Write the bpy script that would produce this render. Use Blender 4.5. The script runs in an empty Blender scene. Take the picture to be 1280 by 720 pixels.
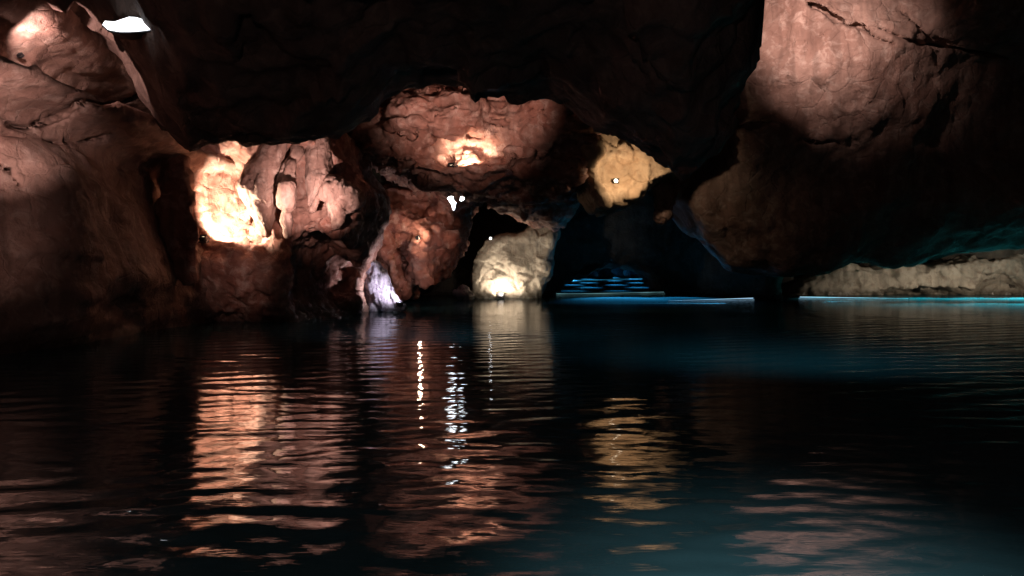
import bpy, math, random
import numpy as np
from mathutils import Vector

# ------------------------------------------------------------------ camera, world, exposure
S = bpy.context.scene
COL = S.collection
HZ, FPX, EYE = 335.0, 996.0, 1.3           # horizon row and focal length of a 1280 px wide frame, eye height
cam = bpy.data.cameras.new('camera')
cam.sensor_width = 36.0
cam.lens = 36.0 * FPX / 1280.0
cam.shift_y = -(360.0 - HZ) / 1280.0
cam.clip_start = 0.05
cam.clip_end = 600
co = bpy.data.objects.new('camera', cam)
co.location = (0, 0, EYE)
co.rotation_euler = (math.radians(90), 0, 0)
COL.objects.link(co)
S.camera = co

w = bpy.data.worlds.new('World')
S.world = w
w.use_nodes = True
wn = w.node_tree.nodes
bg = wn['Background']
sky = wn.new('ShaderNodeTexSky')
sky.sky_type = 'NISHITA'
sky.sun_disc = False
sky.sun_elevation = math.radians(4)
w.node_tree.links.new(sky.outputs[0], bg.inputs['Color'])
bg.inputs['Strength'].default_value = 0.0006   # deep inside a cave: hardly any daylight gets here

S.view_settings.view_transform = 'Standard'
S.view_settings.look = 'None'
S.view_settings.exposure = 0.0
S.view_settings.gamma = 1.0
S.render.engine = 'CYCLES'
S.cycles.use_denoising = True
S.cycles.max_bounces = 6
S.cycles.diffuse_bounces = 3
S.cycles.glossy_bounces = 3
S.cycles.sample_clamp_indirect = 4.0
S.cycles.caustics_reflective = False
S.cycles.caustics_refractive = False

random.seed(7)
rng = np.random.default_rng(7)


def W(px, py, D):
    """a point of the place: D metres down the passage, on the line of sight of photo pixel (px, py)"""
    return ((px - 640.0) / FPX * D, D, EYE + (HZ - py) / FPX * D)


# ------------------------------------------------------------------ noise and distance fields
def _hash(ix, iy, iz, seed):
    h = (ix * 374761393 + iy * 668265263 + iz * 1274126177 + seed * 974711) & 0x7fffffff
    h = ((h ^ (h >> 13)) * 1103515245) & 0x7fffffff
    h = h ^ (h >> 16)
    return h


def noise3(x, y, z, seed=0):
    x = np.asarray(x, np.float32); y = np.asarray(y, np.float32); z = np.asarray(z, np.float32)
    x0 = np.floor(x).astype(np.int64); y0 = np.floor(y).astype(np.int64); z0 = np.floor(z).astype(np.int64)
    fx = x - x0; fy = y - y0; fz = z - z0
    u = fx * fx * fx * (fx * (fx * 6 - 15) + 10)
    v = fy * fy * fy * (fy * (fy * 6 - 15) + 10)
    s = fz * fz * fz * (fz * (fz * 6 - 15) + 10)

    def g(dx, dy, dz):
        h = _hash(x0 + dx, y0 + dy, z0 + dz, seed)
        gx = ((h & 255) / 127.5 - 1); gy = (((h >> 8) & 255) / 127.5 - 1); gz = (((h >> 16) & 255) / 127.5 - 1)
        return gx * (fx - dx) + gy * (fy - dy) + gz * (fz - dz)
    a = g(0, 0, 0); a += u * (g(1, 0, 0) - a)
    b = g(0, 1, 0); b += u * (g(1, 1, 0) - b)
    c = g(0, 0, 1); c += u * (g(1, 0, 1) - c)
    d = g(0, 1, 1); d += u * (g(1, 1, 1) - d)
    a += v * (b - a); c += v * (d - c)
    return (a + s * (c - a)).astype(np.float32)


def fbm(x, y, z, freq, octv=3, seed=0, gain=0.5, mode='n', sc=(1, 1, 1)):
    t = 0; amp = 1.0
    for o in range(octv):
        n = noise3(x * freq * sc[0] + 11.3 * o, y * freq * sc[1] + 5.7 * o, z * freq * sc[2] - 3.1 * o, seed + o)
        if mode == 'r': n = 0.45 - 2 * np.abs(n)
        elif mode == 'b': n = 2 * np.abs(n) - 0.4
        t = t + amp * n
        amp *= gain; freq *= 2.03
    return t


def blocks(x, y, z, freq, seed=0, tilt=0.6):
    """fractured rock: every cell of a jittered lattice gets its own offset and tilted face"""
    x = x * freq; y = y * freq; z = z * freq
    ix = np.floor(x).astype(np.int64); iy = np.floor(y).astype(np.int64); iz = np.floor(z).astype(np.int64)
    best = np.full(x.shape, 1e9); val = np.zeros(x.shape)
    for dx in (-1, 0, 1):
        for dy in (-1, 0, 1):
            for dz in (-1, 0, 1):
                h = _hash(ix + dx, iy + dy, iz + dz, seed)
                g = _hash(ix + dx, iy + dy, iz + dz, seed + 7)
                px = ix + dx + (h & 255) / 255.0 - x; py = iy + dy + ((h >> 8) & 255) / 255.0 - y; pz = iz + dz + ((h >> 16) & 255) / 255.0 - z
                d = px * px + py * py + pz * pz
                v = (g & 255) / 127.5 - 1 + tilt * 2 * (px * (((g >> 8) & 255) / 127.5 - 1) + pz * (((g >> 16) & 255) / 127.5 - 1) + py * (((h >> 5) & 255) / 127.5 - 1))
                m = d < best
                best[m] = d[m]; val[m] = v[m]
    return val


def smin(a, b, k):
    h = np.clip(0.5 + 0.5 * (b - a) / k, 0, 1)
    return b + (a - b) * h - k * h * (1 - h)


def smax(a, b, k):
    return -smin(-a, -b, k)


def ell(P, c, r):
    x, y, z = P
    k0 = np.sqrt(((x - c[0]) / r[0]) ** 2 + ((y - c[1]) / r[1]) ** 2 + ((z - c[2]) / r[2]) ** 2)
    return (k0 - 1) * min(r)


def cap(P, a, b, ra, rb, sy=1.0):
    """tapered capsule, squeezed along y by sy"""
    x, y, z = P
    bx, by, bz = b[0] - a[0], (b[1] - a[1]) / sy, b[2] - a[2]
    px, py, pz = x - a[0], (y - a[1]) / sy, z - a[2]
    h = np.clip((px * bx + py * by + pz * bz) / (bx * bx + by * by + bz * bz + 1e-9), 0, 1)
    return np.sqrt((px - bx * h) ** 2 + (py - by * h) ** 2 + (pz - bz * h) ** 2) - (ra + (rb - ra) * h)


def polydist(X, Z, pts):
    n = len(pts)
    d = np.full(X.shape, 1e9, np.float32)
    inside = np.zeros(X.shape, bool)
    for i in range(n):
        ax, az = pts[i]; bx, bz = pts[(i + 1) % n]
        ex, ez = bx - ax, bz - az
        wx, wz = X - ax, Z - az
        t = np.clip((wx * ex + wz * ez) / (ex * ex + ez * ez + 1e-12), 0, 1)
        d = np.minimum(d, (wx - ex * t) ** 2 + (wz - ez * t) ** 2)
        c = (az > Z) != (bz > Z)
        if abs(ez) > 1e-9:
            inside ^= c & (X < ax + ex * (Z - az) / ez)
    d = np.sqrt(d)
    return np.where(inside, -d, d)


def slab(P, pts_px, D, back, R):
    """outline (photo pixels at distance D) as a rounded solid reaching from D to D+back"""
    x, y, z = P
    pts = [(W(a, b, D)[0], W(a, b, D)[2]) for a, b in pts_px]
    d2 = polydist(x[:, 0, :], z[:, 0, :], pts)[:, None, :]
    a = d2 + R
    b = np.abs(y - (D + back / 2)) - back / 2 + R
    return np.minimum(np.maximum(a, b), 0) + np.sqrt(np.maximum(a, 0) ** 2 + np.maximum(b, 0) ** 2) - R


def crack(P, f, line, D, wd, depth):
    """a fissure: the polyline (photo pixels at distance D) cut 'depth' into the rock"""
    x, y, z = P
    px = 640 + x / y * FPX; pz = HZ - (z - EYE) / y * FPX
    d = np.full(f.shape, 1e9, np.float32)
    for i in range(len(line) - 1):
        ax, az, wa = line[i]; bx, bz, wb = line[i + 1]
        ex, ez = bx - ax, bz - az
        t = np.clip(((px - ax) * ex + (pz - az) * ez) / (ex * ex + ez * ez), 0, 1)
        dd = np.sqrt((px - ax - ex * t) ** 2 + (pz - az - ez * t) ** 2) - (wa + (wb - wa) * t)
        d = np.minimum(d, dd)
    d = d * D / FPX - wd
    return np.maximum(f, -np.maximum(d, -f - depth))


def surface_nets(f, lo, h):
    nx, ny, nz = f.shape
    neg = f < 0
    cnt = np.zeros((nx - 1, ny - 1, nz - 1), np.int8)
    for dx in (0, 1):
        for dy in (0, 1):
            for dz in (0, 1):
                cnt += neg[dx:nx - 1 + dx, dy:ny - 1 + dy, dz:nz - 1 + dz]
    act = (cnt > 0) & (cnt < 8)
    I = np.argwhere(act)
    idx = -np.ones(act.shape, np.int64)
    idx[act] = np.arange(len(I))
    acc = np.zeros((len(I), 3), np.float64); num = np.zeros(len(I))
    cs = [(dx, dy, dz) for dx in (0, 1) for dy in (0, 1) for dz in (0, 1)]
    for a in cs:
        for ax in range(3):
            if a[ax]: continue
            b = list(a); b[ax] = 1
            va = f[I[:, 0] + a[0], I[:, 1] + a[1], I[:, 2] + a[2]]
            vb = f[I[:, 0] + b[0], I[:, 1] + b[1], I[:, 2] + b[2]]
            m = (va < 0) != (vb < 0)
            t = np.where(m, va / np.where(m, va - vb, 1), 0)
            p = np.array(a, float)[None].repeat(len(I), 0)
            p[:, ax] += t
            acc[m] += p[m]; num[m] += 1
    V = (I + acc / num[:, None]) * h + np.array(lo)
    Q = []
    for ax in range(3):
        o1, o2 = [(1, 2), (2, 0), (0, 1)][ax]
        sl0 = [slice(1, -1)] * 3; sl1 = [slice(1, -1)] * 3
        sl0[ax] = slice(0, -1); sl1[ax] = slice(1, None)
        s0 = neg[tuple(sl0)]; s1 = neg[tuple(sl1)]
        E = np.argwhere(s0 != s1)
        if not len(E): continue
        flip = s0[E[:, 0], E[:, 1], E[:, 2]]
        base = E.copy()
        for k in range(3):
            if k != ax: base[:, k] += 1
        def cell(d1, d2):
            c = base.copy(); c[:, o1] -= d1; c[:, o2] -= d2
            return idx[c[:, 0], c[:, 1], c[:, 2]]
        q = np.stack([cell(1, 1), cell(0, 1), cell(0, 0), cell(1, 0)], 1)
        q[~flip] = q[~flip][:, ::-1]
        Q.append(q)
    return V, np.concatenate(Q)


def make_mesh(name, V, Q):
    me = bpy.data.meshes.new(name)
    k = Q.shape[1]
    me.vertices.add(len(V)); me.vertices.foreach_set('co', np.ascontiguousarray(V, np.float32).ravel())
    me.loops.add(Q.size); me.loops.foreach_set('vertex_index', np.ascontiguousarray(Q, np.int32).ravel())
    me.polygons.add(len(Q)); me.polygons.foreach_set('loop_start', np.arange(0, Q.size, k, dtype=np.int32))
    me.polygons.foreach_set('use_smooth', np.ones(len(Q), bool))
    me.update(calc_edges=True)
    me.validate()
    return me


def vnormals(V, Q):
    n = np.cross(V[Q[:, 2]] - V[Q[:, 0]], V[Q[:, 3]] - V[Q[:, 1]])
    N = np.zeros_like(V)
    for k in range(4):
        for c in range(3):
            N[:, c] += np.bincount(Q[:, k], n[:, c], len(V))
    return N / (np.linalg.norm(N, axis=1, keepdims=True) + 1e-12)


def tag(o, label=None, cat=None, group=None, kind=None):
    if label: o['label'] = label
    if cat: o['category'] = cat
    if group: o['group'] = group
    if kind: o['kind'] = kind
    return o


def obj(name, me, mat, parent=None):
    o = bpy.data.objects.new(name, me)
    if mat: me.materials.append(mat)
    COL.objects.link(o)
    if parent is not None: o.parent = parent
    return o


def rock(name, fn, lo, hi, h, mat, parent=None, low=(0.6, 0.25), ridge=(1.1, 0.1), fine=(3.0, 0.05), seed=1, sc=(1, 1, 1), post=None, blk=(1.5, 0.07)):
    """mesh a distance field; low / ridge noise bends the field, fine noise moves the finished vertices"""
    n = [int(math.ceil((hi[i] - lo[i]) / h)) + 1 for i in range(3)]
    ax = [lo[i] + np.arange(n[i], dtype=np.float32) * h for i in range(3)]
    P = np.meshgrid(*ax, indexing='ij', sparse=False)
    f = fn(P).astype(np.float32)
    band = np.abs(f) < (low[1] + ridge[1]) * 1.8 + 3 * h
    bx, by, bz = (p[band] for p in P)
    d = 0
    if low[1]: d = d + low[1] * fbm(bx, by, bz, low[0], 3, seed, sc=sc)
    if ridge[1]: d = d + ridge[1] * fbm(bx, by, bz, ridge[0], 3, seed + 20, mode='r', sc=sc)
    f[band] += d
    if post: f = post(P, f)
    f[0] = f[-1] = 1e-3; f[:, 0] = np.maximum(f[:, 0], 1e-3); f[:, -1] = np.maximum(f[:, -1], 1e-3)
    f[:, :, 0] = np.maximum(f[:, :, 0], 1e-3); f[:, :, -1] = np.maximum(f[:, :, -1], 1e-3)
    V, Q = surface_nets(f, lo, h)
    N = vnormals(V, Q)
    x, y, z = V[:, 0], V[:, 1], V[:, 2]
    dd = fine[1] * (fbm(x, y, z, fine[0], 3, seed + 40, mode='r', sc=sc) + 0.6 * fbm(x, y, z, fine[0] * 1.7, 2, seed + 60))
    if blk[1]:
        wx = x + 0.12 * noise3(x * 3, y * 3, z * 3, seed + 81); wz = z + 0.12 * noise3(x * 3, y * 3, z * 3 + 9, seed + 82)
        dd = dd + blk[1] * blocks(wx * sc[0], y * sc[1], wz * sc[2], blk[0], seed) + 0.45 * blk[1] * blocks(wx * sc[0], y * sc[1], wz * sc[2], blk[0] * 2.3, seed + 3)
    V = V + N * dd[:, None]
    return obj(name, make_mesh(name, V, Q), mat, parent)


# ------------------------------------------------------------------ materials
def new_mat(name):
    m = bpy.data.materials.new(name)
    m.use_nodes = True
    return m, m.node_tree.nodes, m.node_tree.links, m.node_tree.nodes['Principled BSDF']


def rock_mat(name, c1, c2, c3, rough=0.75, bump=0.5, scale=1.0, spec=0.3):
    m, N, L, p = new_mat(name)
    tc = N.new('ShaderNodeTexCoord')
    big = N.new('ShaderNodeTexNoise'); big.inputs['Scale'].default_value = 0.7 * scale; big.inputs['Detail'].default_value = 6; big.inputs['Roughness'].default_value = 0.6
    L.new(tc.outputs['Object'], big.inputs['Vector'])
    mid = N.new('ShaderNodeTexNoise'); mid.inputs['Scale'].default_value = 3.2 * scale; mid.inputs['Detail'].default_value = 8; mid.inputs['Roughness'].default_value = 0.65; mid.inputs['Distortion'].default_value = 0.6
    L.new(tc.outputs['Object'], mid.inputs['Vector'])
    r1 = N.new('ShaderNodeValToRGB')
    r1.color_ramp.elements[0].position = 0.36; r1.color_ramp.elements[0].color = (*c1, 1)
    r1.color_ramp.elements[1].position = 0.64; r1.color_ramp.elements[1].color = (*c2, 1)
    L.new(big.outputs['Fac'], r1.inputs['Fac'])
    r2 = N.new('ShaderNodeValToRGB')
    r2.color_ramp.elements[0].position = 0.5; r2.color_ramp.elements[0].color = (0, 0, 0, 1)
    r2.color_ramp.elements[1].position = 0.68; r2.color_ramp.elements[1].color = (1, 1, 1, 1)
    L.new(mid.outputs['Fac'], r2.inputs['Fac'])
    mx = N.new('ShaderNodeMix'); mx.data_type = 'RGBA'
    L.new(r2.outputs['Color'], mx.inputs['Factor']); L.new(r1.outputs['Color'], mx.inputs['A']); mx.inputs['B'].default_value = (*c3, 1)
    st = N.new('ShaderNodeMapping'); st.inputs['Scale'].default_value = (2.6, 2.6, 0.32)
    L.new(tc.outputs['Object'], st.inputs['Vector'])
    sn = N.new('ShaderNodeTexNoise'); sn.inputs['Scale'].default_value = scale; sn.inputs['Detail'].default_value = 5; sn.inputs['Distortion'].default_value = 0.8
    L.new(st.outputs['Vector'], sn.inputs['Vector'])
    sr = N.new('ShaderNodeMapRange'); sr.inputs['From Min'].default_value = 0.38; sr.inputs['From Max'].default_value = 0.56; sr.inputs['To Min'].default_value = 0.68; sr.inputs['To Max'].default_value = 1.0
    L.new(sn.outputs['Fac'], sr.inputs['Value'])
    sp = N.new('ShaderNodeSeparateXYZ'); L.new(tc.outputs['Object'], sp.inputs[0])
    wz = N.new('ShaderNodeMath'); wz.operation = 'MULTIPLY_ADD'; wz.inputs[1].default_value = -0.5
    L.new(sn.outputs['Fac'], wz.inputs[0]); L.new(sp.outputs['Z'], wz.inputs[2])
    wr = N.new('ShaderNodeMapRange'); wr.inputs['From Min'].default_value = -0.12; wr.inputs['From Max'].default_value = 0.10
    L.new(wz.outputs[0], wr.inputs['Value'])
    wc = N.new('ShaderNodeMapRange'); wc.inputs['To Min'].default_value = 0.45; wc.inputs['To Max'].default_value = 1.0
    L.new(wr.outputs[0], wc.inputs['Value'])
    mm = N.new('ShaderNodeMath'); mm.operation = 'MULTIPLY'
    L.new(sr.outputs[0], mm.inputs[0]); L.new(wc.outputs[0], mm.inputs[1])
    sc_ = N.new('ShaderNodeVectorMath'); sc_.operation = 'SCALE'
    L.new(mx.outputs['Result'], sc_.inputs[0]); L.new(mm.outputs[0], sc_.inputs['Scale'])
    L.new(sc_.outputs[0], p.inputs['Base Color'])
    rg = N.new('ShaderNodeMapRange'); rg.inputs['To Min'].default_value = 0.22; rg.inputs['To Max'].default_value = rough
    L.new(wr.outputs[0], rg.inputs['Value']); L.new(rg.outputs[0], p.inputs['Roughness'])
    p.inputs['Specular IOR Level'].default_value = spec
    fine = N.new('ShaderNodeTexNoise'); fine.inputs['Scale'].default_value = 9 * scale; fine.inputs['Detail'].default_value = 9; fine.inputs['Roughness'].default_value = 0.7
    L.new(tc.outputs['Object'], fine.inputs['Vector'])
    vo = N.new('ShaderNodeTexVoronoi'); vo.feature = 'F1'; vo.inputs['Scale'].default_value = 5 * scale
    L.new(tc.outputs['Object'], vo.inputs['Vector'])
    ad = N.new('ShaderNodeMath'); ad.operation = 'MULTIPLY_ADD'; ad.inputs[1].default_value = 0.35
    L.new(vo.outputs['Distance'], ad.inputs[0]); L.new(fine.outputs['Fac'], ad.inputs[2])
    ed = N.new('ShaderNodeTexVoronoi'); ed.feature = 'DISTANCE_TO_EDGE'; ed.inputs['Scale'].default_value = 2.2 * scale
    wq = N.new('ShaderNodeMix'); wq.data_type = 'VECTOR'; wq.inputs['Factor'].default_value = 0.22
    L.new(tc.outputs['Object'], wq.inputs['A']); L.new(mid.outputs['Color'], wq.inputs['B'])
    L.new(wq.outputs['Result'], ed.inputs['Vector'])
    er = N.new('ShaderNodeMapRange'); er.inputs['From Max'].default_value = 0.05; er.inputs['To Min'].default_value = -0.45; er.inputs['To Max'].default_value = 0.0
    L.new(ed.outputs['Distance'], er.inputs['Value'])
    a2 = N.new('ShaderNodeMath'); a2.operation = 'ADD'
    L.new(ad.outputs[0], a2.inputs[0]); L.new(er.outputs[0], a2.inputs[1]); ad = a2
    b = N.new('ShaderNodeBump'); b.inputs['Strength'].default_value = bump; b.inputs['Distance'].default_value = 0.11
    L.new(ad.outputs[0], b.inputs['Height']); L.new(b.outputs['Normal'], p.inputs['Normal'])
    return m


def plain(name, col, rough=0.5, metal=0.0):
    m, N, L, p = new_mat(name)
    p.inputs['Roughness'].default_value = rough; p.inputs['Metallic'].default_value = metal
    nz = N.new('ShaderNodeTexNoise'); nz.inputs['Scale'].default_value = 14
    r = N.new('ShaderNodeValToRGB')
    r.color_ramp.elements[0].color = (*[c * 0.7 for c in col], 1); r.color_ramp.elements[1].color = (*[min(1, c * 1.2) for c in col], 1)
    L.new(nz.outputs['Fac'], r.inputs['Fac']); L.new(r.outputs['Color'], p.inputs['Base Color'])
    return m


def glow(name, col, strength):
    m, N, L, p = new_mat(name)
    p.inputs['Base Color'].default_value = (0.8, 0.8, 0.8, 1)
    p.inputs['Emission Color'].default_value = (*col, 1)
    p.inputs['Emission Strength'].default_value = strength
    return m


M_red = rock_mat('limestone_red', (0.23, 0.095, 0.065), (0.33, 0.19, 0.145), (0.45, 0.31, 0.25))
M_rust = rock_mat('limestone_rust', (0.25, 0.085, 0.055), (0.36, 0.155, 0.105), (0.42, 0.25, 0.19))
M_brown = rock_mat('limestone_brown', (0.22, 0.13, 0.10), (0.33, 0.22, 0.175), (0.43, 0.32, 0.265))
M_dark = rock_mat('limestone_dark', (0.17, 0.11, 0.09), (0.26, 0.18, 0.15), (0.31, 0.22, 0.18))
M_pale = rock_mat('limestone_pale', (0.29, 0.245, 0.19), (0.40, 0.34, 0.265), (0.24, 0.185, 0.14), bump=0.35)
M_ochre = rock_mat('limestone_ochre', (0.37, 0.25, 0.15), (0.46, 0.335, 0.215), (0.30, 0.19, 0.11), bump=0.35)
M_deep = rock_mat('limestone_deep', (0.045, 0.038, 0.03), (0.075, 0.06, 0.045), (0.10, 0.08, 0.06))  # back wall darkened in colour to hold down blue light bounced off water
M_flow = rock_mat('flowstone_grey', (0.30, 0.26, 0.32), (0.45, 0.40, 0.46), (0.14, 0.11, 0.15), rough=0.4, scale=2.0)
M_metal = plain('lamp_housing', (0.02, 0.02, 0.022), 0.45, 0.6)
M_steel = plain('lamp_bracket', (0.12, 0.12, 0.12), 0.4, 0.9)

# ------------------------------------------------------------------ water
def build_water():
    nr, nc = 1250, 620
    yy = np.exp(np.linspace(math.log(1.0), math.log(134.0), nr)) - 4.0
    u = np.linspace(-1.15, 1.15, nc)
    Y, U = np.meshgrid(yy, u, indexing='ij')
    X = U * (Y + 4.0)
    Z = np.zeros_like(X)
    sp = (Y + 4.0) * 0.0042
    wx = X + 0.25 * noise3(X * 0.5, Y * 0.5, 0 * X, 3); wy = Y + 0.35 * noise3(X * 0.4, Y * 0.5, 0 * X + 5, 9)
    r = np.random.default_rng(3)
    for i in range(46):
        lam = 0.09 * (10 ** (r.random() * 0.85))
        th = r.normal(0, 0.42) + math.pi / 2 + 0.12
        k = 2 * math.pi / lam
        slope = 0.0085 * (1.0 if lam > 0.2 else 0.8)
        fade = np.clip((lam / sp - 2.5) / 3.0, 0, 1)
        Z += fade * slope / k * np.sin(k * (wx * math.cos(th) + wy * math.sin(th)) + r.random() * 6.28)
    patch = 0.55 + 0.9 * np.clip(noise3(X * 0.22, Y * 0.16, 0 * X, 21) + 0.45, 0, 1)
    Z *= patch
    V = np.stack([X, Y, Z], -1).reshape(-1, 3)
    a = (np.arange(nr - 1)[:, None] * nc + np.arange(nc - 1)[None]).ravel()
    Q = np.stack([a, a + 1, a + nc + 1, a + nc], 1)
    m, N, L, p = new_mat('cave_water')
    N.remove(p)
    body = N.new('ShaderNodeBsdfDiffuse'); body.inputs['Color'].default_value = (0.024, 0.075, 0.092, 1)
    mir = N.new('ShaderNodeBsdfGlossy'); mir.inputs['Roughness'].default_value = 0.03
    fr = N.new('ShaderNodeFresnel'); fr.inputs['IOR'].default_value = 1.95
    mn = N.new('ShaderNodeMath'); mn.operation = 'MINIMUM'; mn.inputs[1].default_value = 0.52
    mixs = N.new('ShaderNodeMixShader')
    L.new(fr.outputs[0], mn.inputs[0]); L.new(mn.outputs[0], mixs.inputs[0])
    L.new(body.outputs[0], mixs.inputs[1]); L.new(mir.outputs[0], mixs.inputs[2])
    L.new(mixs.outputs[0], N['Material Output'].inputs['Surface'])
    tc = N.new('ShaderNodeTexCoord')
    mp = N.new('ShaderNodeMapping'); mp.inputs['Scale'].default_value = (0.5, 1.3, 1)
    L.new(tc.outputs['Object'], mp.inputs['Vector'])
    nz = N.new('ShaderNodeTexNoise'); nz.inputs['Scale'].default_value = 7.0; nz.inputs['Detail'].default_value = 3
    L.new(mp.outputs['Vector'], nz.inputs['Vector'])
    b = N.new('ShaderNodeBump'); b.inputs['Strength'].default_value = 0.25; b.inputs['Distance'].default_value = 0.012
    L.new(nz.outputs['Fac'], b.inputs['Height']); L.new(b.outputs['Normal'], mir.inputs['Normal']); L.new(b.outputs['Normal'], fr.inputs['Normal'])
    o = obj('water', make_mesh('water', V, Q), m)
    tag(o, kind='structure')
build_water()

# ------------------------------------------------------------------ cave ceiling
LIP = [(-900, -60), (-200, -60), (-20, 8), (40, 18), (100, 28), (140, 56), (175, 100), (208, 155), (235, 178), (300, 172), (360, 172), (420, 163), (462, 142), (480, 116),
       (500, 108), (580, 107), (594, 119), (640, 112), (682, 106), (715, 125), (745, 150), (772, 167), (800, 182), (838, 203), (862, 215),
       (885, 200), (900, 172), (910, 150), (925, 128), (936, 108), (940, 85), (943, 55), (946, 20), (950, -40), (1000, -120), (1400, -180), (2200, -180)]
DL = 15.0


def build_ceiling():
    h = 0.09
    xs = np.concatenate([np.arange(-16, 17, h), np.arange(17, 34, h * 2)]); ys = np.concatenate([np.arange(-6, 30, h), np.arange(30, 48, h * 2)])
    X, Y = np.meshgrid(xs, ys, indexing='ij')
    lx = [W(a, b, DL)[0] for a, b in LIP]; lz = [W(a, b, DL)[2] for a, b in LIP]
    wob = 0.8 * fbm(X, 0 * X, 0 * X + 3.3, 0.35, 2, 5)
    zl = np.interp(X * DL / np.clip(Y, 7.0, DL + 1), lx, lz)
    dl = DL + wob
    near = 5.6 + 0.5 * fbm(X, Y, 0 * X, 0.25, 3, 12)
    t = np.clip((Y - (dl - 6.0)) / 5.0, 0, 1); t = t * t * (3 - 2 * t)
    z = np.maximum(near, zl) * (1 - t) + zl * t
    z = z + (t * (1 - t)) * 0.4
    t2 = np.clip((Y - dl - 0.5) / 1.6, 0, 1); t2 = t2 * t2 * (3 - 2 * t2)
    far = np.maximum(7.6 + 0.8 * fbm(X, Y, 0 * X, 0.2, 3, 15), zl + 0.4) + 4.5 * np.clip((X - 3.6) / 2.5, 0, 1)
    z = z * (1 - t2) + far * t2
    # rugged underside; calmest right on the lip so that its edge keeps its line
    z += 0.28 * fbm(X, Y, 0 * X + 1.0, 0.55, 3, 31, mode='b') * np.where(Y < dl - 0.9, 1.0, 0.35)
    z += 0.09 * fbm(X, Y, 0 * X + 2.0, 2.1, 4, 37, mode='r')
    V = np.stack([X, Y, z], -1).reshape(-1, 3)
    V[:, 0] += 0.12 * noise3(V[:, 0] * 1.3, V[:, 1] * 1.3, V[:, 2] * 1.3, 77)
    V[:, 1] += 0.16 * noise3(V[:, 0] * 1.3, V[:, 1] * 1.3, V[:, 2] * 1.3, 78)
    lw = np.clip((-V[:, 0] - 4.6) / 1.0, 0, 1)
    V[:, 0] += 0.12 * lw * fbm(V[:, 0], V[:, 1], V[:, 2], 0.9, 3, 91, mode='b')
    V[:, 1] += 0.15 * lw * fbm(V[:, 0], V[:, 1], V[:, 2], 0.9, 3, 94)
    rw = np.clip((V[:, 0] - 2.2) / 1.0, 0, 1) * np.clip((8.0 - V[:, 0]) / 1.5, 0, 1)
    V[:, 0] += 0.6 * rw * fbm(V[:, 0] * 0.6, V[:, 1], V[:, 2], 1.3, 4, 97) - 0.12 * rw
    V[:, 2] += 0.2 * blocks(V[:, 0], V[:, 1], V[:, 2] * 0.3, 0.9, 12) * np.where(V[:, 2] > 4.2, 1, 0.5)
    V[:, 0] += 0.10 * noise3(V[:, 0] * 3.1, V[:, 1] * 3.1, V[:, 2] * 3.1, 79)
    V[:, 2] += 0.07 * noise3(V[:, 0] * 3.4, V[:, 1] * 3.4, V[:, 2] * 2.0, 80)
    nx, ny = X.shape
    a = (np.arange(nx - 1)[:, None] * ny + np.arange(ny - 1)[None]).ravel()
    Q = np.stack([a, a + 1, a + ny + 1, a + ny], 1)
    # body of rock above the underside
    n0 = len(V)
    x0, x1, y0, y1 = xs[0], xs[-1], ys[0], ys[-1]
    c = [0, (nx - 1) * ny, (nx - 1) * ny + ny - 1, ny - 1]
    V = np.concatenate([V, [(x0, y0, 19), (x1, y0, 19), (x1, y1, 19), (x0, y1, 19)]])
    Q = np.concatenate([Q, [[n0, n0 + 1, n0 + 2, n0 + 3], [c[0], n0, n0 + 3, c[3]], [c[1], c[2], n0 + 2, n0 + 1], [c[0], c[1], n0 + 1, n0], [c[3], n0 + 3, n0 + 2, c[2]]]])
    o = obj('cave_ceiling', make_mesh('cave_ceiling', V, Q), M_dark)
    tag(o, kind='structure')
build_ceiling()

# ------------------------------------------------------------------ left wall
def left_wall(P):
    x, y, z = P
    face = -7.55 + 0.35 * np.sin(y * 0.9 + 1.0) * np.exp(-((z - 2) / 3) ** 2)
    face = face + 0.75 * np.exp(-((y - 13.3) / 0.9) ** 2) * np.clip((z + 0.5) / 1.0, 0, 1) * np.clip((3.6 - z) / 0.6, 0, 1) * 0.6
    # the ledge below the recess, the recess itself and the shelf above it
    face = face + 0.95 * np.exp(-((z - 4.35 + 0.06 * (y - 12)) / 0.28) ** 2)
    face = face - 0.9 * np.exp(-((z - 5.15 + 0.06 * (y - 12)) / 0.42) ** 2)
    face = face - 0.25 * np.clip(z - 1.0, 0, 2.4)
    face = face + 0.5 * np.clip((y - 15) / 4, 0, 1)
    return (x - face) * 0.8


def left_wall_post(P, f):
    f = crack(P, f, [(0, 146, 1), (12, 157, 2.2), (30, 161, 2), (50, 154, 2.6), (75, 146, 3.2), (92, 135, 3), (105, 126, 2.4), (125, 130, 2.5), (150, 128, 1.6), (175, 120, 1)], 13, 0.02, 0.5)
    f = crack(P, f, [(0, 170, 1.5), (30, 172, 1.2), (70, 178, 1.5), (110, 175, 2.5), (140, 166, 1)], 13, 0.01, 0.3)
    f = crack(P, f, [(-5, 205, 1.5), (10, 215, 2), (25, 235, 1)], 12.5, 0.02, 0.4)
    return f


def build_left():
    o = rock('cave_wall', left_wall, (-11, 1, -0.6), (-5.2, 24, 7.2), 0.075, M_brown, low=(0.45, 0.28), ridge=(0.7, 0.09), fine=(1.8, 0.035), seed=3, sc=(1, 0.6, 1.5), post=left_wall_post, blk=(0.9, 0.04))
    tag(o, kind='structure')
build_left()

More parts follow.
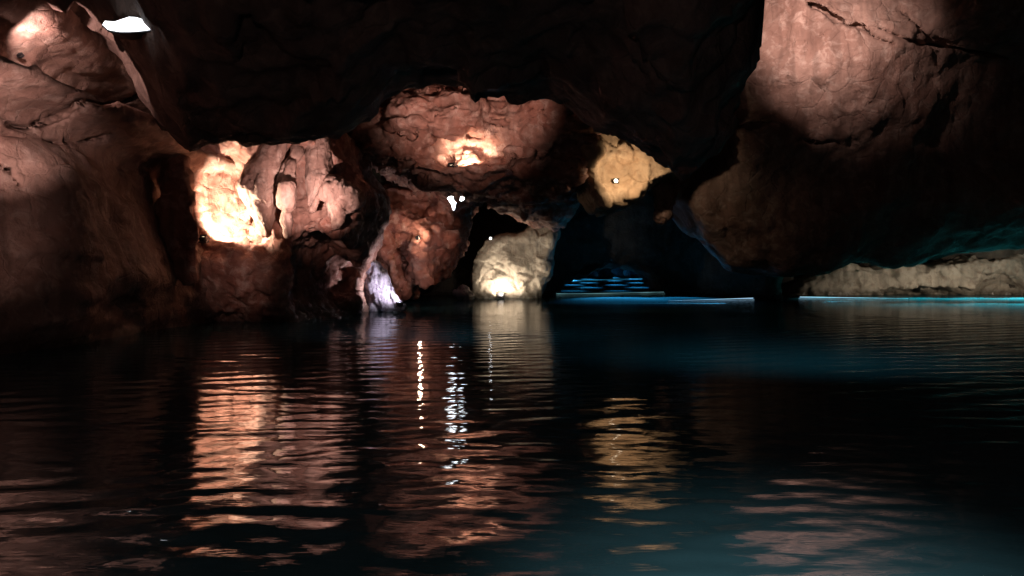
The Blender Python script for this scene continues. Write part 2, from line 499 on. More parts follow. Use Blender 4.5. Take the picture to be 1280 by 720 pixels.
# ------------------------------------------------------------------ back wall with the tunnel mouth, and the tunnel behind
def back_wall(P):
    x, y, z = P
    f = 38.5 - y + 0.04 * z
    f = f * 1.0
    left = 38.5 - 7 * np.clip((-x - 4.0) / 4.0, 0, 1) - 5.0 * np.clip((x - 7.5) / 3, 0, 1) * np.clip((12.8 - x) / 1.5, 0, 1)
    f = (left - y) * 0.75
    # arch: centre px 772 at 38 m
    cx = 5.1
    w_ = 2.85; hh = 1.55
    q = np.sqrt(((x - cx) / w_) ** 2 + ((np.maximum(z, 0)) / hh) ** 2) - 1
    f = smax(f, -q * 1.2, 0.5)
    # low chamber on the right behind the ledge
    q2 = np.sqrt(((x - 19) / 6.5) ** 2 + ((z) / 2.6) ** 2 + ((y - 36) / 6.5) ** 2) - 1
    f = smax(f, -q2 * 2.0, 0.5)
    return f


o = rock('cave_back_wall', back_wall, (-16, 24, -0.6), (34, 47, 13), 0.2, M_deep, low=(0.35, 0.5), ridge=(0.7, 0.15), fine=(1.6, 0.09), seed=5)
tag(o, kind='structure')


def build_tunnel():
    n, m = 150, 90
    V = []
    for i in range(n):
        y = 44.5 + 80.0 * i / (n - 1)
        cx = 5.1 / 38.0 * y if y > 44 else 5.1
        rx = 4.4 + 0.06 * (y - 44.5); rz = 2.6 + 0.02 * (y - 44.5)
        k = 1.0 if i < n - 10 else max(0.02, 1 - ((i - n + 10) / 9.0) ** 2)
        for j in range(m):
            a = 2 * math.pi * j / m
            V.append((cx + rx * k * math.cos(a), y, rz * k * math.sin(a)))
    V = np.array(V)
    d = 1 + 0.35 * fbm(V[:, 0], V[:, 1], V[:, 2], 0.3, 4, 61)
    cx = 5.1 / 38.0 * V[:, 1]
    V[:, 0] = cx + (V[:, 0] - cx) * d; V[:, 2] *= d
    a = np.arange(n - 1)[:, None] * m + np.arange(m)[None]
    b = np.arange(n - 1)[:, None] * m + (np.arange(m)[None] + 1) % m
    Q = np.stack([a.ravel(), b.ravel(), (b + m).ravel(), (a + m).ravel()], 1)
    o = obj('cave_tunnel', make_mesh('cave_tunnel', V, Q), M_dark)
    tag(o, kind='structure')
build_tunnel()

# ------------------------------------------------------------------ closing the cave: right wall and the part behind the boat
def far_right(P):
    x, y, z = P
    return np.minimum(13.5 + 0.6 * np.maximum(y - 10, 0) - x, y + 4.6) * 0.9


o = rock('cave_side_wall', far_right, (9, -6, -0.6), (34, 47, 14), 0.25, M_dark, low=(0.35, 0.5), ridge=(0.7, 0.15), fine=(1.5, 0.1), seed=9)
tag(o, kind='structure')

# ------------------------------------------------------------------ left outcrop with the bright hollow
DO = 19.0
OUT_PX = [(205, 150), (412, 150), (430, 200), (450, 232), (450, 262), (430, 300), (415, 345), (405, 420), (352, 425), (352, 402), (258, 402), (246, 340), (236, 300), (222, 250)]


def outcrop(P):
    x, y, z = P
    f = slab(P, OUT_PX, DO, 5.5, 0.7)
    f = smin(f, ell(P, W(300, 370, DO + 0.9), (1.15, 1.0, 1.0)), 0.5)
    # dark hollow between the foot and the hanging stone
    c = W(394, 348, DO + 0.2)
    f = smax(f, -ell(P, c, (0.86, 3.8, 1.25)), 0.2)
    # slight shelf: upper part leans back so that the lamp washes it
    n1 = ell(P, W(288, 248, DO + 0.1), (0.95, 0.85, 1.05))
    n2 = ell(P, W(370, 235, DO + 0.05), (1.1, 0.75, 0.95))
    f = smax(f, -smin(n1, n2, 0.3), 0.32)
    f = smin(f, ell(P, W(305, 345, DO + 0.35), (1.15, 0.95, 0.85)), 0.25)
    f = smin(f, cap(P, W(222, 205, 18.0), W(224, 340, 17.4), 0.26, 0.5), 0.15)  # left rims, shape added to block lamp light from the side wall
    f = smin(f, cap(P, W(212, 215, 18.7), W(206, 380, 18.4), 0.4, 0.6), 0.2)
    return f


def outcrop_post(P, f):
    f = crack(P, f, [(307, 205, 2), (306, 225, 3.5), (312, 248, 5), (318, 268, 4), (314, 280, 1)], DO, 0.02, 0.7)
    f = crack(P, f, [(345, 255, 2), (340, 275, 3), (336, 292, 2)], DO, 0.02, 0.6)
    return f


out = rock('rock_outcrop', outcrop, (-9.2, 17.6, -0.5), (-2.9, 25, 5.4), 0.055, M_red, low=(0.7, 0.24), ridge=(1.2, 0.13), fine=(3.0, 0.05), seed=11, post=outcrop_post, blk=(1.3, 0.04))
tag(out, 'reddish limestone outcrop at the left, brightly lit around a hollow above its broad foot', 'rock outcrop')


def drape(name, caps, lo, hi, seed, mat, label=None, parent=None, k=0.1, h=0.035, sc=(1, 1, 0.45)):
    def fn(P):
        f = None
        for c in caps:
            d = cap(P, *c)
            f = d if f is None else smin(f, d, k)
        return f
    o = rock(name, fn, lo, hi, h, mat, parent, low=(1.6, 0.09), ridge=(2.6, 0.05), fine=(6, 0.02), seed=seed, sc=sc, blk=(4.0, 0.02))
    if label: o['label'] = label
    return o


def bounds(pts, r):
    a = np.array(pts)
    return tuple(a.min(0) - r), tuple(a.max(0) + r)


def pxcaps(L, sy=1.0):
    """(px, py, px, py, r_px, r_px, depth)"""
    C = []
    for ax, ay, bx, by, ra, rb, D in L:
        s = D / FPX
        C.append((W(ax, ay, D), W(bx, by, D), ra * s, rb * s, sy))
    pts = [c[0] for c in C] + [c[1] for c in C]
    r = max(max(c[2], c[3]) * max(1, c[4]) for c in C) + 0.3
    return C, *bounds(pts, r)


C, lo, hi = pxcaps([(352, 165, 322, 235, 16, 24, 19.35), (322, 235, 333, 290, 22, 8, 19.2)])
drape('stone_drapery', C, lo, hi, 21, M_brown, 'pale folded drapery beside the bright hollow', out)
C, lo, hi = pxcaps([(386, 160, 372, 190, 9, 9, 19.3), (372, 190, 345, 230, 9, 6, 19.2), (350, 170, 340, 200, 8, 6, 19.3)])
drape('stone_drapery', C, lo, hi, 22, M_brown, None, out)
C, lo, hi = pxcaps([(398, 160, 400, 225, 14, 18, 19.3), (400, 222, 388, 256, 14, 5, 19.15)])
drape('stone_drapery', C, lo, hi, 23, M_brown, 'smooth hanging drapery right of the hollow', out)
C, lo, hi = pxcaps([(358, 236, 358, 252, 13, 13, 18.9), (366, 205, 358, 236, 5, 8, 19.1)])
drape('stone_knob', C, lo, hi, 24, M_brown, 'rounded knob hanging over the dark hollow', out)
C, lo, hi = pxcaps([(358, 276, 358, 293, 5, 4, 19.0), (358, 250, 358, 276, 2.5, 4, 19.0)])
drape('stone_knob', C, lo, hi, 25, M_brown, 'small teardrop stone below the rounded knob', out)
C, lo, hi = pxcaps([(418, 235, 438, 250, 18, 17, 19.1), (425, 255, 420, 282, 18, 8, 19.1), (402, 236, 392, 262, 7, 4, 19.0)])
drape('stone_knob', C, lo, hi, 26, M_brown, 'large round knob at the right end of the drapery', out)

# ------------------------------------------------------------------ rock hanging from the ceiling in the middle, with its lamp
DB = 21.6
BUL = [(420, 60), (770, 60), (774, 160), (755, 198), (722, 228), (668, 238), (600, 226), (540, 228), (490, 212), (450, 196), (424, 160)]


def bulge(P):
    x, y, z = P
    f = slab(P, BUL, DB, 7.5, 0.6)
    # shelf above the lamp: upper half leans back, lower lobe bellies out
    f = f + 0.42 * np.clip(z - 4.5, 0, 2.2) * np.exp(-((y - DB) / 2.2) ** 2)
    f = smin(f, ell(P, W(565, 208, DB + 0.45), (2.3, 1.0, 0.66)), 0.3)
    f = smin(f, ell(P, W(520, 140, DB + 0.3), (0.85, 0.9, 0.75)), 0.25)
    f = smin(f, ell(P, W(560, 145, DB + 0.2), (1.0, 0.8, 0.9)), 0.2)
    f = smin(f, ell(P, W(690, 150, DB + 0.35), (1.2, 0.9, 1.1)), 0.2)
    # scooped niche over the lamp
    f = smax(f, -ell(P, W(592, 190, DB - 0.55), (1.35, 0.75, 0.26)), 0.1)
    return f


b_ = rock('hanging_rock', bulge, (-5.4, 19.8, 2.4), (3.9, 29.5, 7.6), 0.065, M_red, low=(0.6, 0.33), ridge=(1.0, 0.22), fine=(2.6, 0.07), seed=33, blk=(1.0, 0.1), sc=(0.75, 0.75, 1.7))
tag(b_, 'broad red rock hanging from the ceiling in the centre, lamp glowing in a niche', 'hanging rock')

# reddish block below, left of the centre
DRD = 27.0
RED = [(448, 225), (600, 215), (580, 262), (572, 300), (560, 330), (535, 352), (510, 352), (502, 376), (470, 382), (440, 382), (430, 300)]


def redrock(P):
    f = slab(P, RED, DRD, 6, 0.8)
    f = smin(f, cap(P, W(490, 270, DRD - 0.2), W(565, 300, DRD - 0.4), 0.55, 0.25), 0.25)
    f = smin(f, cap(P, W(520, 305, DRD - 0.3), W(530, 345, DRD), 0.35, 0.3), 0.2)
    f = smin(f, cap(P, W(478, 290, DRD - 0.4), W(495, 350, DRD - 0.3), 0.35, 0.12), 0.15)
    f = smax(f, -ell(P, W(505, 330, DRD - 0.2), (0.28, 0.9, 0.6)), 0.15)
    return f


r_ = rock('rock_buttress', redrock, (-6.4, 25, -0.5), (-0.6, 34, 5.0), 0.06, M_rust, low=(0.8, 0.3), ridge=(1.2, 0.2), fine=(2.8, 0.06), seed=41)
tag(r_, 'jagged red rock buttress below the hanging rock, between grey flowstone and pale pillar', 'rock buttress')

# lilac-grey flowstone at the water's edge
C, lo, hi = pxcaps([(448, 316, 470, 352, 11, 17, 24), (470, 352, 488, 386, 18, 12, 24), (463, 330, 502, 384, 6, 5, 23.7), (446, 330, 478, 392, 9, 9, 24.2), (455, 345, 470, 395, 8, 7, 24.0)])
fl = drape('flowstone', C, (lo[0], lo[1], -0.4), hi, 51, M_flow, sc=(1.6, 1.6, 0.7), h=0.035)
tag(fl, 'ribbed lilac grey flowstone slanting down into the water beside the red buttress', 'flowstone')

# pale pillar
DP = 34.0
PIL = [(590, 390), (588, 352), (593, 325), (607, 302), (628, 293), (655, 288), (672, 268), (690, 250), (700, 290), (692, 320), (688, 345), (676, 375), (676, 390)]


def pillar(P):
    f = slab(P, PIL, DP, 4.0, 0.35)
    return f


p_ = rock('rock_pillar', pillar, (-2.3, 32.4, -0.8), (2.6, 39, 4.6), 0.06, M_pale, low=(0.9, 0.2), ridge=(1.2, 0.06), fine=(2.6, 0.02), seed=57, blk=(1.2, 0.05))
tag(p_, 'pale yellowish rock pillar standing in the water, lit from its foot', 'rock pillar')
C, lo, hi = pxcaps([(570, 366, 584, 374, 5, 7, 33), (578, 362, 588, 372, 6, 6, 33.2)])
bb = drape('boulder', C, (lo[0], lo[1], -0.4), hi, 58, M_flow, sc=(1, 1, 1))
tag(bb, 'small grey boulder at the waterline against the left side of the pale pillar', 'boulder')

# ochre rock hanging over the tunnel mouth
DY = 22.0
YEL = [(735, 130), (762, 178), (800, 195), (836, 205), (832, 218), (812, 232), (800, 248), (768, 256), (752, 258), (740, 240), (728, 208), (731, 190)]


def ochre(P):
    f = slab(P, [(728, 120), (870, 120), (870, 210)] + YEL[4:], DY, 3.5, 0.16)
    f = smin(f, cap(P, W(742, 192, DY - 0.1), W(756, 252, DY + 0.1), 0.3, 0.12), 0.15)
    f = smax(f, -ell(P, W(782, 214, DY - 0.25), (0.85, 0.5, 0.5)), 0.15)
    return f


y_ = rock('hanging_rock', ochre, (1.4, 20.8, 2.4), (5.6, 26.4, 6.4), 0.05, M_ochre, low=(0.9, 0.09), ridge=(1.3, 0.05), fine=(3.4, 0.035), seed=63, blk=(1.3, 0.06))
tag(y_, 'small ochre yellow rock hanging above the tunnel, a spot lamp on its face', 'hanging rock')
for k, (a, b, r, lab) in enumerate([(787, 253, 6, 'small pinkish stone nub hanging just under the ochre rock'), (828, 271, 10, 'dim reddish stone nub low to the right of the ochre rock')]):
    C, lo, hi = pxcaps([(a - 2, b, a + 3, b - 2, r, r * 0.8, 23.5), (a, b, a + 4, b - 45, r * 0.8, r * 2, 24.5)])
    n_ = drape('stone_nub', C, lo, hi, 70 + k, M_brown, sc=(1, 1, 1))
    tag(n_, lab, 'stone nub')

def link_rock(P):
    f = slab(P, [(585, 190), (745, 190), (728, 248), (700, 282), (668, 276), (640, 262), (608, 256)], 30.5, 4.0, 0.6)
    return smin(f, ell(P, W(668, 235, 30.8), (1.3, 0.9, 0.9)), 0.3)


k_ = rock('hanging_rock', link_rock, (-2.4, 28.5, 2.0), (4.2, 36, 7.2), 0.08, M_red, low=(0.7, 0.3), ridge=(1.1, 0.16), fine=(2.6, 0.06), seed=68)
tag(k_, 'dim brown rock hanging deep in shade over the top of the pale pillar', 'hanging rock')

# big overhanging rock on the right
DM = 23.0
MAS = [(905, -160), (1900, -160), (1900, 290), (1400, 284), (1330, 284), (1280, 292), (1235, 306), (1190, 320), (1150, 328), (1120, 322), (1095, 330), (1050, 340),
       (1000, 345), (950, 330), (900, 290), (866, 245), (880, 190), (900, 140), (915, 60)]


def mass(P):
    x, y, z = P
    f = slab(P, MAS, DM, 6.0, 2.2)
    # the face leans out towards the top left, and a second lobe on the upper right stands proud
    f = smin(f, ell(P, W(1040, 90, DM + 1.2), (3.6, 2.4, 3.0)), 1.0)
    f = smin(f, ell(P, W(1250, 20, DM + 0.6), (3.4, 2.6, 1.6)), 0.5)
    f = smin(f, ell(P, W(960, 190, DM + 1.0), (1.7, 1.6, 1.2)), 0.7)
    f = smin(f, ell(P, W(1230, 262, DM + 2.0), (3.6, 2.2, 0.8)), 0.7)
    return f


def mass_post(P, f):
    D = DM - 0.5
    f = crack(P, f, [(1008, 3, 1), (1030, 14, 3), (1045, 24, 3.4), (1062, 33, 3), (1080, 36, 3), (1095, 48, 1.5), (1120, 56, 1)], D, 0.02, 0.4)
    f = crack(P, f, [(1128, 14, 1.2), (1136, 27, 2.4), (1150, 36, 2), (1160, 48, 4), (1178, 58, 5), (1200, 60, 3), (1260, 72, 2)], D, 0.02, 0.4)
    f = crack(P, f, [(1092, 33, 1.2), (1120, 44, 2), (1150, 55, 2.6), (1180, 58, 3)], D, 0.005, 0.3)
    f = crack(P, f, [(905, 166, 2), (935, 158, 3), (965, 152, 1.5)], D, 0.02, 0.4)
    f = crack(P, f, [(1000, 174, 1), (1020, 180, 1.6), (1045, 176, 1)], D, 0.02, 0.5)
    return f


m_ = rock('rock_overhang', mass, (4.4, 20, 0.9), (19.5, 33, 12.8), 0.085, M_brown, low=(0.35, 0.45), ridge=(0.5, 0.08), fine=(1.6, 0.03), seed=77, post=mass_post, blk=(0.9, 0.05))
tag(m_, 'huge cracked brown rock overhang filling the upper right, its underside close above the water', 'rock overhang')

# pale ledge beyond it
DG = 38.0
LED = [(985, 372), (1005, 352), (1040, 338), (1062, 318), (1085, 330), (1100, 332), (1125, 318), (1150, 328), (1190, 326), (1230, 312), (1245, 320), (1300, 300), (1500, 280), (1500, 385), (985, 385)]


def ledge(P):
    x, y, z = P
    f = slab(P, LED, DG, 3.0, 0.5)
    f = smax(f, -ell(P, W(1165, 371, DG), (2.6, 1.3, 0.5)), 0.12)
    f = smax(f, -ell(P, W(1255, 366, DG), (1.2, 1.5, 0.85)), 0.15)
    f = f + 0.3 * np.clip(z - 0.7, 0, 2) * np.exp(-((y - DG) / 2.0) ** 2)
    return f


l_ = rock('rock_ledge', ledge, (12.5, 36, -0.5), (30, 42, 4.2), 0.09, M_pale, low=(0.7, 0.25), ridge=(1.1, 0.14), fine=(2.4, 0.06), seed=83)
tag(l_, 'low pale rock ledge along the turquoise water at the far right', 'rock ledge')

# boulders in the tunnel
for k, (a, b, r, D) in enumerate([(737, 342, 8, 104), (757, 343, 7, 100), (772, 342, 9, 108), (791, 341, 9, 106), (820, 342, 9, 104)]):
    C, lo, hi = pxcaps([(a - 3, b, a + 4, b + 2, r, r * 0.8, D), (a, b - 5, a + 2, b + 4, r * 0.6, r * 0.9, D)])
    t_ = drape('boulder', C, (lo[0], lo[1], -0.5), hi, 90 + k, M_flow, sc=(1, 1, 1), h=0.12)
    tag(t_, ['blue lit boulder far down the tunnel, leftmost of the five', 'low dark boulder far down the tunnel, second of the five from the left', 'middle boulder of the five far down the tunnel',
             'tall rounded boulder far down the tunnel, second of the five from the right', 'rightmost of the five boulders far down the tunnel, under the arch'][k], 'boulder', 'boulders far down the tunnel')


# ------------------------------------------------------------------ lamps
def bm_box(sx, sy, sz, bev=0.0):
    import bmesh
    bm = bmesh.new()
    bmesh.ops.create_cube(bm, size=1)
    bmesh.ops.scale(bm, vec=(sx, sy, sz), verts=bm.verts)
    if bev: bmesh.ops.bevel(bm, geom=bm.edges[:], offset=bev, segments=2, affect='EDGES')
    return bm


def bm_obj(name, bm, mat, parent, loc=(0, 0, 0), rot=(0, 0, 0)):
    me = bpy.data.meshes.new(name)
    bm.to_mesh(me); bm.free()
    o = obj(name, me, mat, parent)
    o.location = loc; o.rotation_euler = rot
    return o


def aim(v):
    return Vector(v).to_track_quat('-Z', 'Y').to_euler()


def light(name, kind, loc, target, power, col, spot=None, blend=0.6, radius=0.08, parent=None):
    d = bpy.data.lights.new(name, kind)
    d.energy = power; d.color = col
    if kind == 'SPOT':
        d.spot_size = math.radians(spot); d.spot_blend = blend
    d.shadow_soft_size = radius
    o = bpy.data.objects.new(name, d)
    COL.objects.link(o)
    o.location = loc
    if target is not None:
        o.rotation_euler = aim(Vector(target) - Vector(loc))
    return o


def floodlight(loc, target, size, lens_mat, label, face=True):
    """housing with cooling fins, lens, bracket; looks along 'target'"""
    import bmesh
    e = bpy.data.objects.new('floodlight', None)
    COL.objects.link(e)
    e.location = loc
    e.rotation_euler = (Vector(target) - Vector(loc)).to_track_quat('-Z', 'Y').to_euler()
    tag(e, label, 'floodlight', 'floodlights on the cave rock')
    s = size
    bm = bm_box(s, s * 0.8, s * 0.35, s * 0.06)
    for k in range(5):
        g = bmesh.ops.create_cube(bm, size=1)['verts']
        bmesh.ops.scale(bm, vec=(s * 0.04, s * 0.7, s * 0.14), verts=g)
        bmesh.ops.translate(bm, vec=((k - 2) * s * 0.18, 0, s * 0.23), verts=g)
    bm_obj('housing', bm, M_metal, e, (0, 0, s * 0.18))
    bm = bmesh.new()
    bmesh.ops.create_cone(bm, cap_ends=True, segments=20, radius1=s * 0.34, radius2=s * 0.36, depth=s * 0.05)
    bm_obj('lens', bm, lens_mat, e, (0, 0, -s * 0.012))
    bm = bm_box(s * 0.98, s * 0.03, s * 0.3)
    bmesh.ops.translate(bm, vec=(0, s * 0.37, -s * 0.145), verts=bm.verts)
    for sx in (-1, 1):
        g = bmesh.ops.create_cube(bm, size=1)['verts']
        bmesh.ops.scale(bm, vec=(s * 0.03, s * 0.7, s * 0.24), verts=g)
        bmesh.ops.translate(bm, vec=(sx * s * 0.47, 0, -s * 0.12), verts=g)
    bm_obj('visor', bm, M_metal, e)
    bm = bm_box(s * 1.16, s * 0.1, s * 0.05, 0)
    bmesh.ops.translate(bm, vec=(0, 0, s * 0.6), verts=bm.verts)
    for sx in (-1, 1):
        g = bmesh.ops.create_cube(bm, size=1)['verts']
        bmesh.ops.scale(bm, vec=(s * 0.05, s * 0.1, s * 0.5), verts=g)
        bmesh.ops.translate(bm, vec=(sx * s * 0.555, 0, s * 0.4), verts=g)
    bm_obj('bracket', bm, M_steel, e)
    return e


WARM = (1.0, 0.75, 0.57)
PINK = (1.0, 0.66, 0.61)
NEUT = (1.0, 0.86, 0.70)
YELL = (1.0, 0.74, 0.50)
COOL = (0.80, 0.86, 1.0)
BLUE = (0.10, 0.55, 1.0)
TEAL = (0.10, 0.88, 0.88)
L_warm = glow('lens_warm', (1.0, 0.8, 0.55), 5)
L_white = glow('lens_white', (0.9, 0.95, 1.0), 14)

dg = bpy.context.evaluated_depsgraph_get()


def surf(px, py, off=0.1):
    """the rock surface seen at that pixel, 'off' metres in front of it"""
    v = Vector(((px - 640.0) / FPX, 1.0, (HZ - py) / FPX)).normalized()
    ok, p, n, *_ = S.ray_cast(dg, Vector((0, 0, EYE)), v)
    return tuple(p - v * off), n


def gap(p, a, b=0, c=0):
    return (p[0] + a, p[1] + b, p[2] + c)


# 1 left hollow
a, _ = surf(256, 298, 0.12)
floodlight(a, W(290, 235, a[1] + 0.9), 0.2, L_warm, 'small black floodlight on the left outcrop at the lower edge of the bright hollow')
light('flood_or_fill_beam', 'SPOT', gap(a, 0.2, -0.12, 0.25), gap(a, 1.0, 1.3, 0.9), 900, WARM, 140, 0.35, 0.05)
light('flood_or_fill_beam', 'SPOT', W(225, 215, 12.0), W(296, 345, 18.7), 420, PINK, 17, 0.9, 0.2)  # fill added from the front for the foot of the outcrop
light('flood_or_fill_beam', 'SPOT', W(372, 275, 17.4), W(388, 222, 19), 460, PINK, 100, 0.8, 0.05)  # added fill that brightens the hanging draperies
# 2 niche of the hanging rock
a, _ = surf(566, 208, 0.12)
floodlight(a, gap(a, 0.2, 0.3, 1), 0.24, L_warm, 'black floodlight pointing upward under the niche of the central hanging rock')
light('flood_or_fill_beam', 'SPOT', gap(a, 0.42, -0.32, 0.02), gap(a, 0.46, 0.4, 0.36), 420, WARM, 125, 0.9, 0.06)
light('flood_or_fill_beam', 'SPOT', W(600, 165, 16.3), W(585, 112, 22), 1300, (1.0, 0.66, 0.58), 58, 0.8, 0.15)  # front fill added so that the whole hanging rock shows
# 3 twin white lamp under it
def prism(prof, s, d, y0):
    import bmesh
    bm = bmesh.new()
    f = [bm.verts.new((p[0] * s, y0, p[1] * s)) for p in prof]
    g = [bm.verts.new((p[0] * s * 0.97, y0 + d, p[1] * s * 0.97)) for p in prof]
    n = len(prof)
    bm.faces.new(f); bm.faces.new(g[::-1])
    for i in range(n): bm.faces.new((f[i], g[i], g[(i + 1) % n], f[(i + 1) % n]))
    bmesh.ops.recalc_face_normals(bm, faces=bm.faces)
    return bm


for px, py, prof, lab in ((564, 249, [(-9, 7), (-3, 8), (2, 5), (3, -1), (6, -4), (4, -13), (2.5, -14), (0, -6), (-4, 0)], 'left, longer one of the paired dazzling white lamps under the central hanging rock'),
                          (576.5, 246, [(4.2 * math.cos(k * 0.5236), 5.2 * math.sin(k * 0.5236)) for k in range(12)], 'right, rounder one of the paired dazzling white lamps under the central hanging rock')):
    a, _ = surf(px, py, 0.25)
    e = bpy.data.objects.new('spot_lamp', None); COL.objects.link(e); e.location = a
    tag(e, lab, 'spot lamp')
    bm_obj('lens', prism(prof, a[1] / FPX, 0.04, 0.0), L_white, e)
    bm_obj('housing', prism(prof, a[1] / FPX * 1.12, 0.3, 0.042), M_metal, e)
# 4 red buttress
a, _ = surf(523, 297, 0.1); floodlight(a, gap(a, 0.4, -0.1, 0.2), 0.16, L_warm, 'tiny warm floodlight on the jagged red buttress')
light('flood_or_fill_beam', 'POINT', gap(a, 0.1, -0.35, 0.1), None, 22, WARM, radius=0.05)
light('flood_or_fill_beam', 'SPOT', W(600, 310, 20.0), W(512, 315, 27), 520, (1.0, 0.62, 0.5), 34, 0.8, 0.2)
a, _ = surf(613, 298, 0.15); floodlight(a, (0, 2, 1), 0.13, L_white, 'tiny pale floodlight in the dark gap above the left shoulder of the pillar')
# 5 flowstone foot
a = W(499, 380, 23.1); floodlight(a, W(475, 340, 24), 0.18, L_white, 'white floodlight at the waterline at the foot of the grey flowstone')
light('flood_or_fill_beam', 'SPOT', gap(a, 0.05, -0.12, 0.1), W(470, 345, 24), 200, (0.92, 0.86, 1.0), 120, 0.7, 0.05)
# 6 pillar foot
a, _ = surf(626, 369, 0.15); floodlight(a, gap(a, 0.05, 0.35, 1), 0.26, L_warm, 'warm floodlight at the waterline at the foot of the pale pillar')
light('flood_or_fill_beam', 'SPOT', gap(a, 0, -0.25, 0.05), gap(a, 0.1, 0.45, 1.2), 260, NEUT, 165, 0.4, 0.08)
light('flood_or_fill_beam', 'SPOT', gap(a, -0.3, -3.2, 0.4), gap(a, 0.3, 0.3, 1.5), 360, NEUT, 75, 0.7, 0.15)
# 7 ochre rock
a, _ = surf(770, 226, 0.1); floodlight(a, gap(a, 0.12, -1, 0.25), 0.16, L_warm, 'small spot floodlight on the face of the ochre hanging rock')
light('flood_or_fill_beam', 'SPOT', gap(a, 0.25, -0.85, 0.1), gap(a, 0.35, 0.4, 0.15), 80, YELL, 150, 0.6, 0.05)
# 8 upper left ceiling lamp
cl, _ = surf(161, 30, 0.4)
e = bpy.data.objects.new('ceiling_lamp', None); COL.objects.link(e)
e.location = cl
tag(e, 'dazzling white oval lamp set in the dark ceiling at the upper left', 'ceiling lamp')
def oval(scale, d, y0):
    prof = [(-33, -1), (-30, 4), (-18, 3), (-9, 6), (0, 9), (9, 8.5), (20, 5), (32, -3), (29, -6), (14, -8), (0, -9), (-14, -9), (-26, -7)]
    import bmesh
    bm = bmesh.new(); s = cl[1] / FPX * scale
    f = [bm.verts.new((p[0] * s, y0, p[1] * s)) for p in prof]
    g = [bm.verts.new((p[0] * s * 0.96, y0 + d, p[1] * s * 0.96)) for p in prof]
    n = len(prof)
    bm.faces.new(f); bm.faces.new(g[::-1])
    for i in range(n): bm.faces.new((f[i], g[i], g[(i + 1) % n], f[(i + 1) % n]))
    bmesh.ops.recalc_face_normals(bm, faces=bm.faces)
    return bm
bm_obj('lens', oval(1.0, 0.05, 0.0), glow('lens_ceiling', (0.9, 0.95, 1.0), 3), e)
bm_obj('housing', oval(1.1, 0.4, 0.052), M_metal, e)
# recess at the top left
a, _ = surf(26, 69, 0.15); floodlight(a, gap(a, 0.3, 0.6, 0.7), 0.1, L_warm, 'tiny floodlight tucked in the pink recess at the top left')
light('flood_or_fill_beam', 'SPOT', gap(a, 0.45, -0.8, 0.05), gap(a, 0.8, 0.8, 0.45), 190, PINK, 120, 0.7, 0.04)
# off-frame lamps washing the left wall
light('flood_or_fill_beam', 'SPOT', (-6.3, 9.6, 2.9), (-7.75, 11.7, 3.45), 800, PINK, 48, 0.8, 0.04)
light('flood_or_fill_beam', 'SPOT', (-6.35, 9.5, 1.9), (-7.7, 11.2, 1.9), 60, (1.0, 0.62, 0.56), 56, 0.8, 0.1)
# off-frame lamp on the right-hand rock
light('flood_or_fill_beam', 'SPOT', (6.9, 18.2, 8.5), W(1030, 48, DM), 2000, (1.0, 0.70, 0.63), 67, 1.0, 0.15)
# ledge
light('flood_or_fill_beam', 'SPOT', W(1300, 350, 33.0), W(1180, 345, 38.5), 700, NEUT, 120, 0.8, 0.2)
light('flood_or_fill_beam', 'SPOT', W(1120, 350, 34.5), W(1090, 345, 38.5), 130, NEUT, 120, 0.8, 0.2)

# blue strips along the water
def strip(name_label, pts, r, mat, taper=False):
    e = bpy.data.objects.new('light_strip', None); COL.objects.link(e)
    e.location = pts[0]
    tag(e, name_label, 'light strip', 'blue light strips at the waterline')
    n = len(pts); V = []; Q = []
    for i, p in enumerate(pts):
        q = np.array(pts[min(i + 1, n - 1)]) - np.array(pts[max(i - 1, 0)])
        rr = r * (0.55 + 0.9 * abs(math.sin(i * 1.7 + 0.4 * n) * math.cos(i * 0.61)))
        if taper: rr = r * (1.3 * (1 - i / (n - 1)) ** 1.5 + 0.12)
        q = q / np.linalg.norm(q); s = np.cross(q, (0, 0, 1)); s /= np.linalg.norm(s); u = np.cross(s, q)
        for j in range(8):
            a = j * math.pi / 4
            V.append(np.array(p) - np.array(pts[0]) + rr * (math.cos(a) * s + math.sin(a) * u))
    for i in range(n - 1):
        for j in range(8):
            Q.append((i * 8 + j, i * 8 + (j + 1) % 8, (i + 1) * 8 + (j + 1) % 8, (i + 1) * 8 + j))
    obj('tube', make_mesh('tube', np.array(V), np.array(Q)), mat, e)
    for p in (pts[0], pts[-1]):
        bm_obj('end_cap', bm_box(r * 3, r * 3, r * 3, r * 0.5), M_metal, e, np.array(p) - np.array(pts[0]))


def waterline(px, py, z=0.03):
    D = (EYE - z) * FPX / (py - HZ)
    return W(px, py, D)


L_strip = glow('strip_pale', (0.35, 0.75, 0.80), 0.5)
L_blue = glow('strip_blue', (0.05, 0.40, 0.65), 0.35)
strip('pale greenish light strip along the water across the tunnel mouth', [waterline(a, 366 + 1.2 * math.sin(a * 0.02)) for a in range(688, 870, 12)], 0.008, L_strip)
strip('farthest blue light strip in the tunnel, in front of the boulders', [waterline(a, 351.5 - 0.028 * (a - 684)) for a in range(684, 848, 12)], 0.022, L_blue)
L_ice = glow('beam_streak_ice', (0.45, 0.75, 1.0), 1.0)  # glowing tubes stand in for the bright ends of the skimming beams
strip('icy white glowing tube standing in for the beam at the waterline below the dark buttress', [waterline(a, 372.6 + (943 - a) * 0.032) for a in range(943, 830, -6)], 0.011, L_ice, True)
strip('icy white glowing tube standing in for the beam at the waterline under the left end of the pale ledge', [waterline(a, 371.2 + (a - 998) * 0.014) for a in range(998, 1140, 6)], 0.011, L_ice, True)
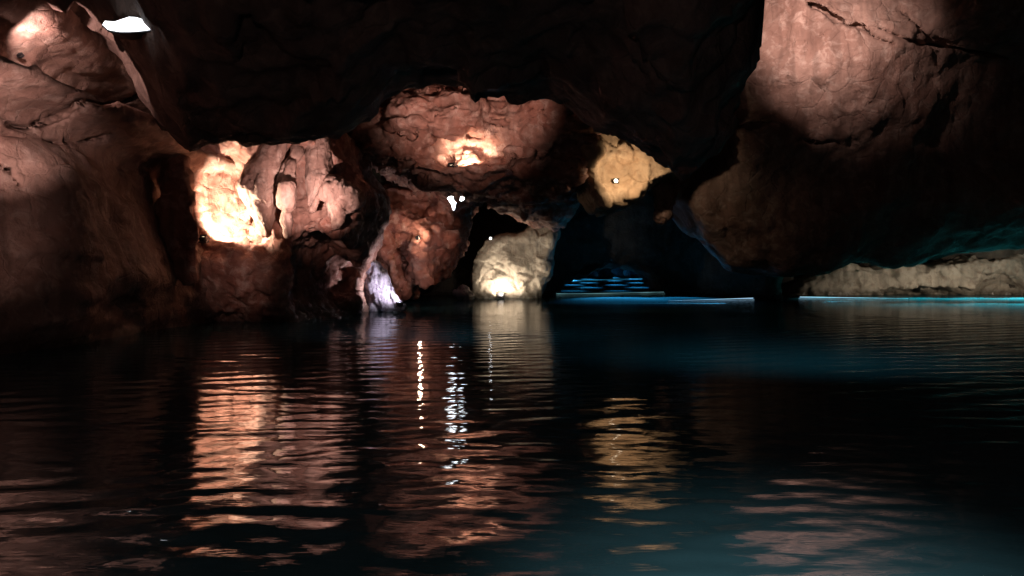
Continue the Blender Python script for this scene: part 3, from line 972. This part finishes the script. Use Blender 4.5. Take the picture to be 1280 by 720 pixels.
# low blue lamps skimming the water
def skim(px, py, tx, ty, power, col, spot, z=0.2):
    a = waterline(px, py, z); b = waterline(tx, ty, 0.0)
    b = (b[0], b[1], z - math.dist(a, b) * math.tan(math.radians(spot * 0.5)))
    floodlight(gap(a, 0, 0, 0), b, 0.12, L_blue, 'small bluish floodlight at the waterline below the dark buttress, beaming left' if tx < px else 'small bluish floodlight at the waterline at the left end of the pale ledge')
    v = Vector(b) - Vector(a); v.normalize()
    return light('water_beam', 'SPOT', gap(a, *(v * 0.06)), b, power, col, spot, 0.4, 0.02)
def down(px, py, power, col, h=0.8, cone=130):
    a = waterline(px, py, 0.0); a = gap(a, 0, 0, h)
    return light('added_water_light', 'SPOT', a, gap(a, 0, 0, -1), power, col, cone, 0.6, 0.03)
skim(943, 372.5, 770, 379, 16000, (0.22, 0.62, 1.0), 12)
skim(998, 371, 1200, 376, 9000, (0.3, 0.85, 1.0), 12)
def wash(px, D, h, power, col, reach=1.0, half=32):
    """unseen spot added above the water to stand in for its underwater glow"""
    x = W(px, 0, D)[0]
    return light('added_water_light', 'SPOT', (x, D, h), (x * 0.97, D - reach * h, 0), power, col, 2 * half, 0.7, 0.03)  # added for the glow in the water, no lamp hangs there
for a, d, p in ((1030, 36.0, 700), (1090, 35.5, 1200), (1150, 35.5, 2800), (1215, 35.5, 4500), (1280, 35.5, 7500), (1345, 35.5, 9000)):
    wash(a, d, 2.0, p, TEAL)
for a, p in ((1060, 600), (1140, 1500), (1220, 3000), (1290, 4200), (1350, 4200)):
    wash(a, 30.6, 2.3, p, TEAL, 1.3, 32)
wash(552, 31.0, 2.0, 3600, TEAL)
wash(690, 36.5, 2.6, 5000, BLUE)
wash(770, 36.5, 2.8, 6000, BLUE)
wash(840, 36.5, 2.6, 2500, BLUE)
for k, (d, p) in enumerate(((48, 1800), (56, 5000), (64, 8000), (73, 11000), (84, 15000), (95, 19000), (107, 23000))):
    for a in ((735, 795) if k % 2 else (715, 768, 822)):
        wash(a, d, 1.4, p, BLUE, 1.9, 16)
# two unseen dim spots added under the ceiling to tint the open water
for x, y, p in ((4.0, 10.5, 170), (-1.0, 14.5, 90)):
    light('added_water_light', 'SPOT', (x, y, 3.3), (x, y + 1.6, 0), p, (0.3, 0.85, 1.0), 110, 1.0, 0.05)
# unseen lights added by the boat: one on the water ahead, one fill
light('added_boat_light', 'SPOT', (0.9, 0.3, 2.1), (1.1, 2.35, 0), 900, (1.0, 0.88, 0.86), 50, 1.0, 0.1)
light('added_boat_light', 'POINT', (-0.5, -1.5, 2.2), None, 160, (1.0, 0.70, 0.66), radius=0.3)  # unseen fill added to lift the black rock
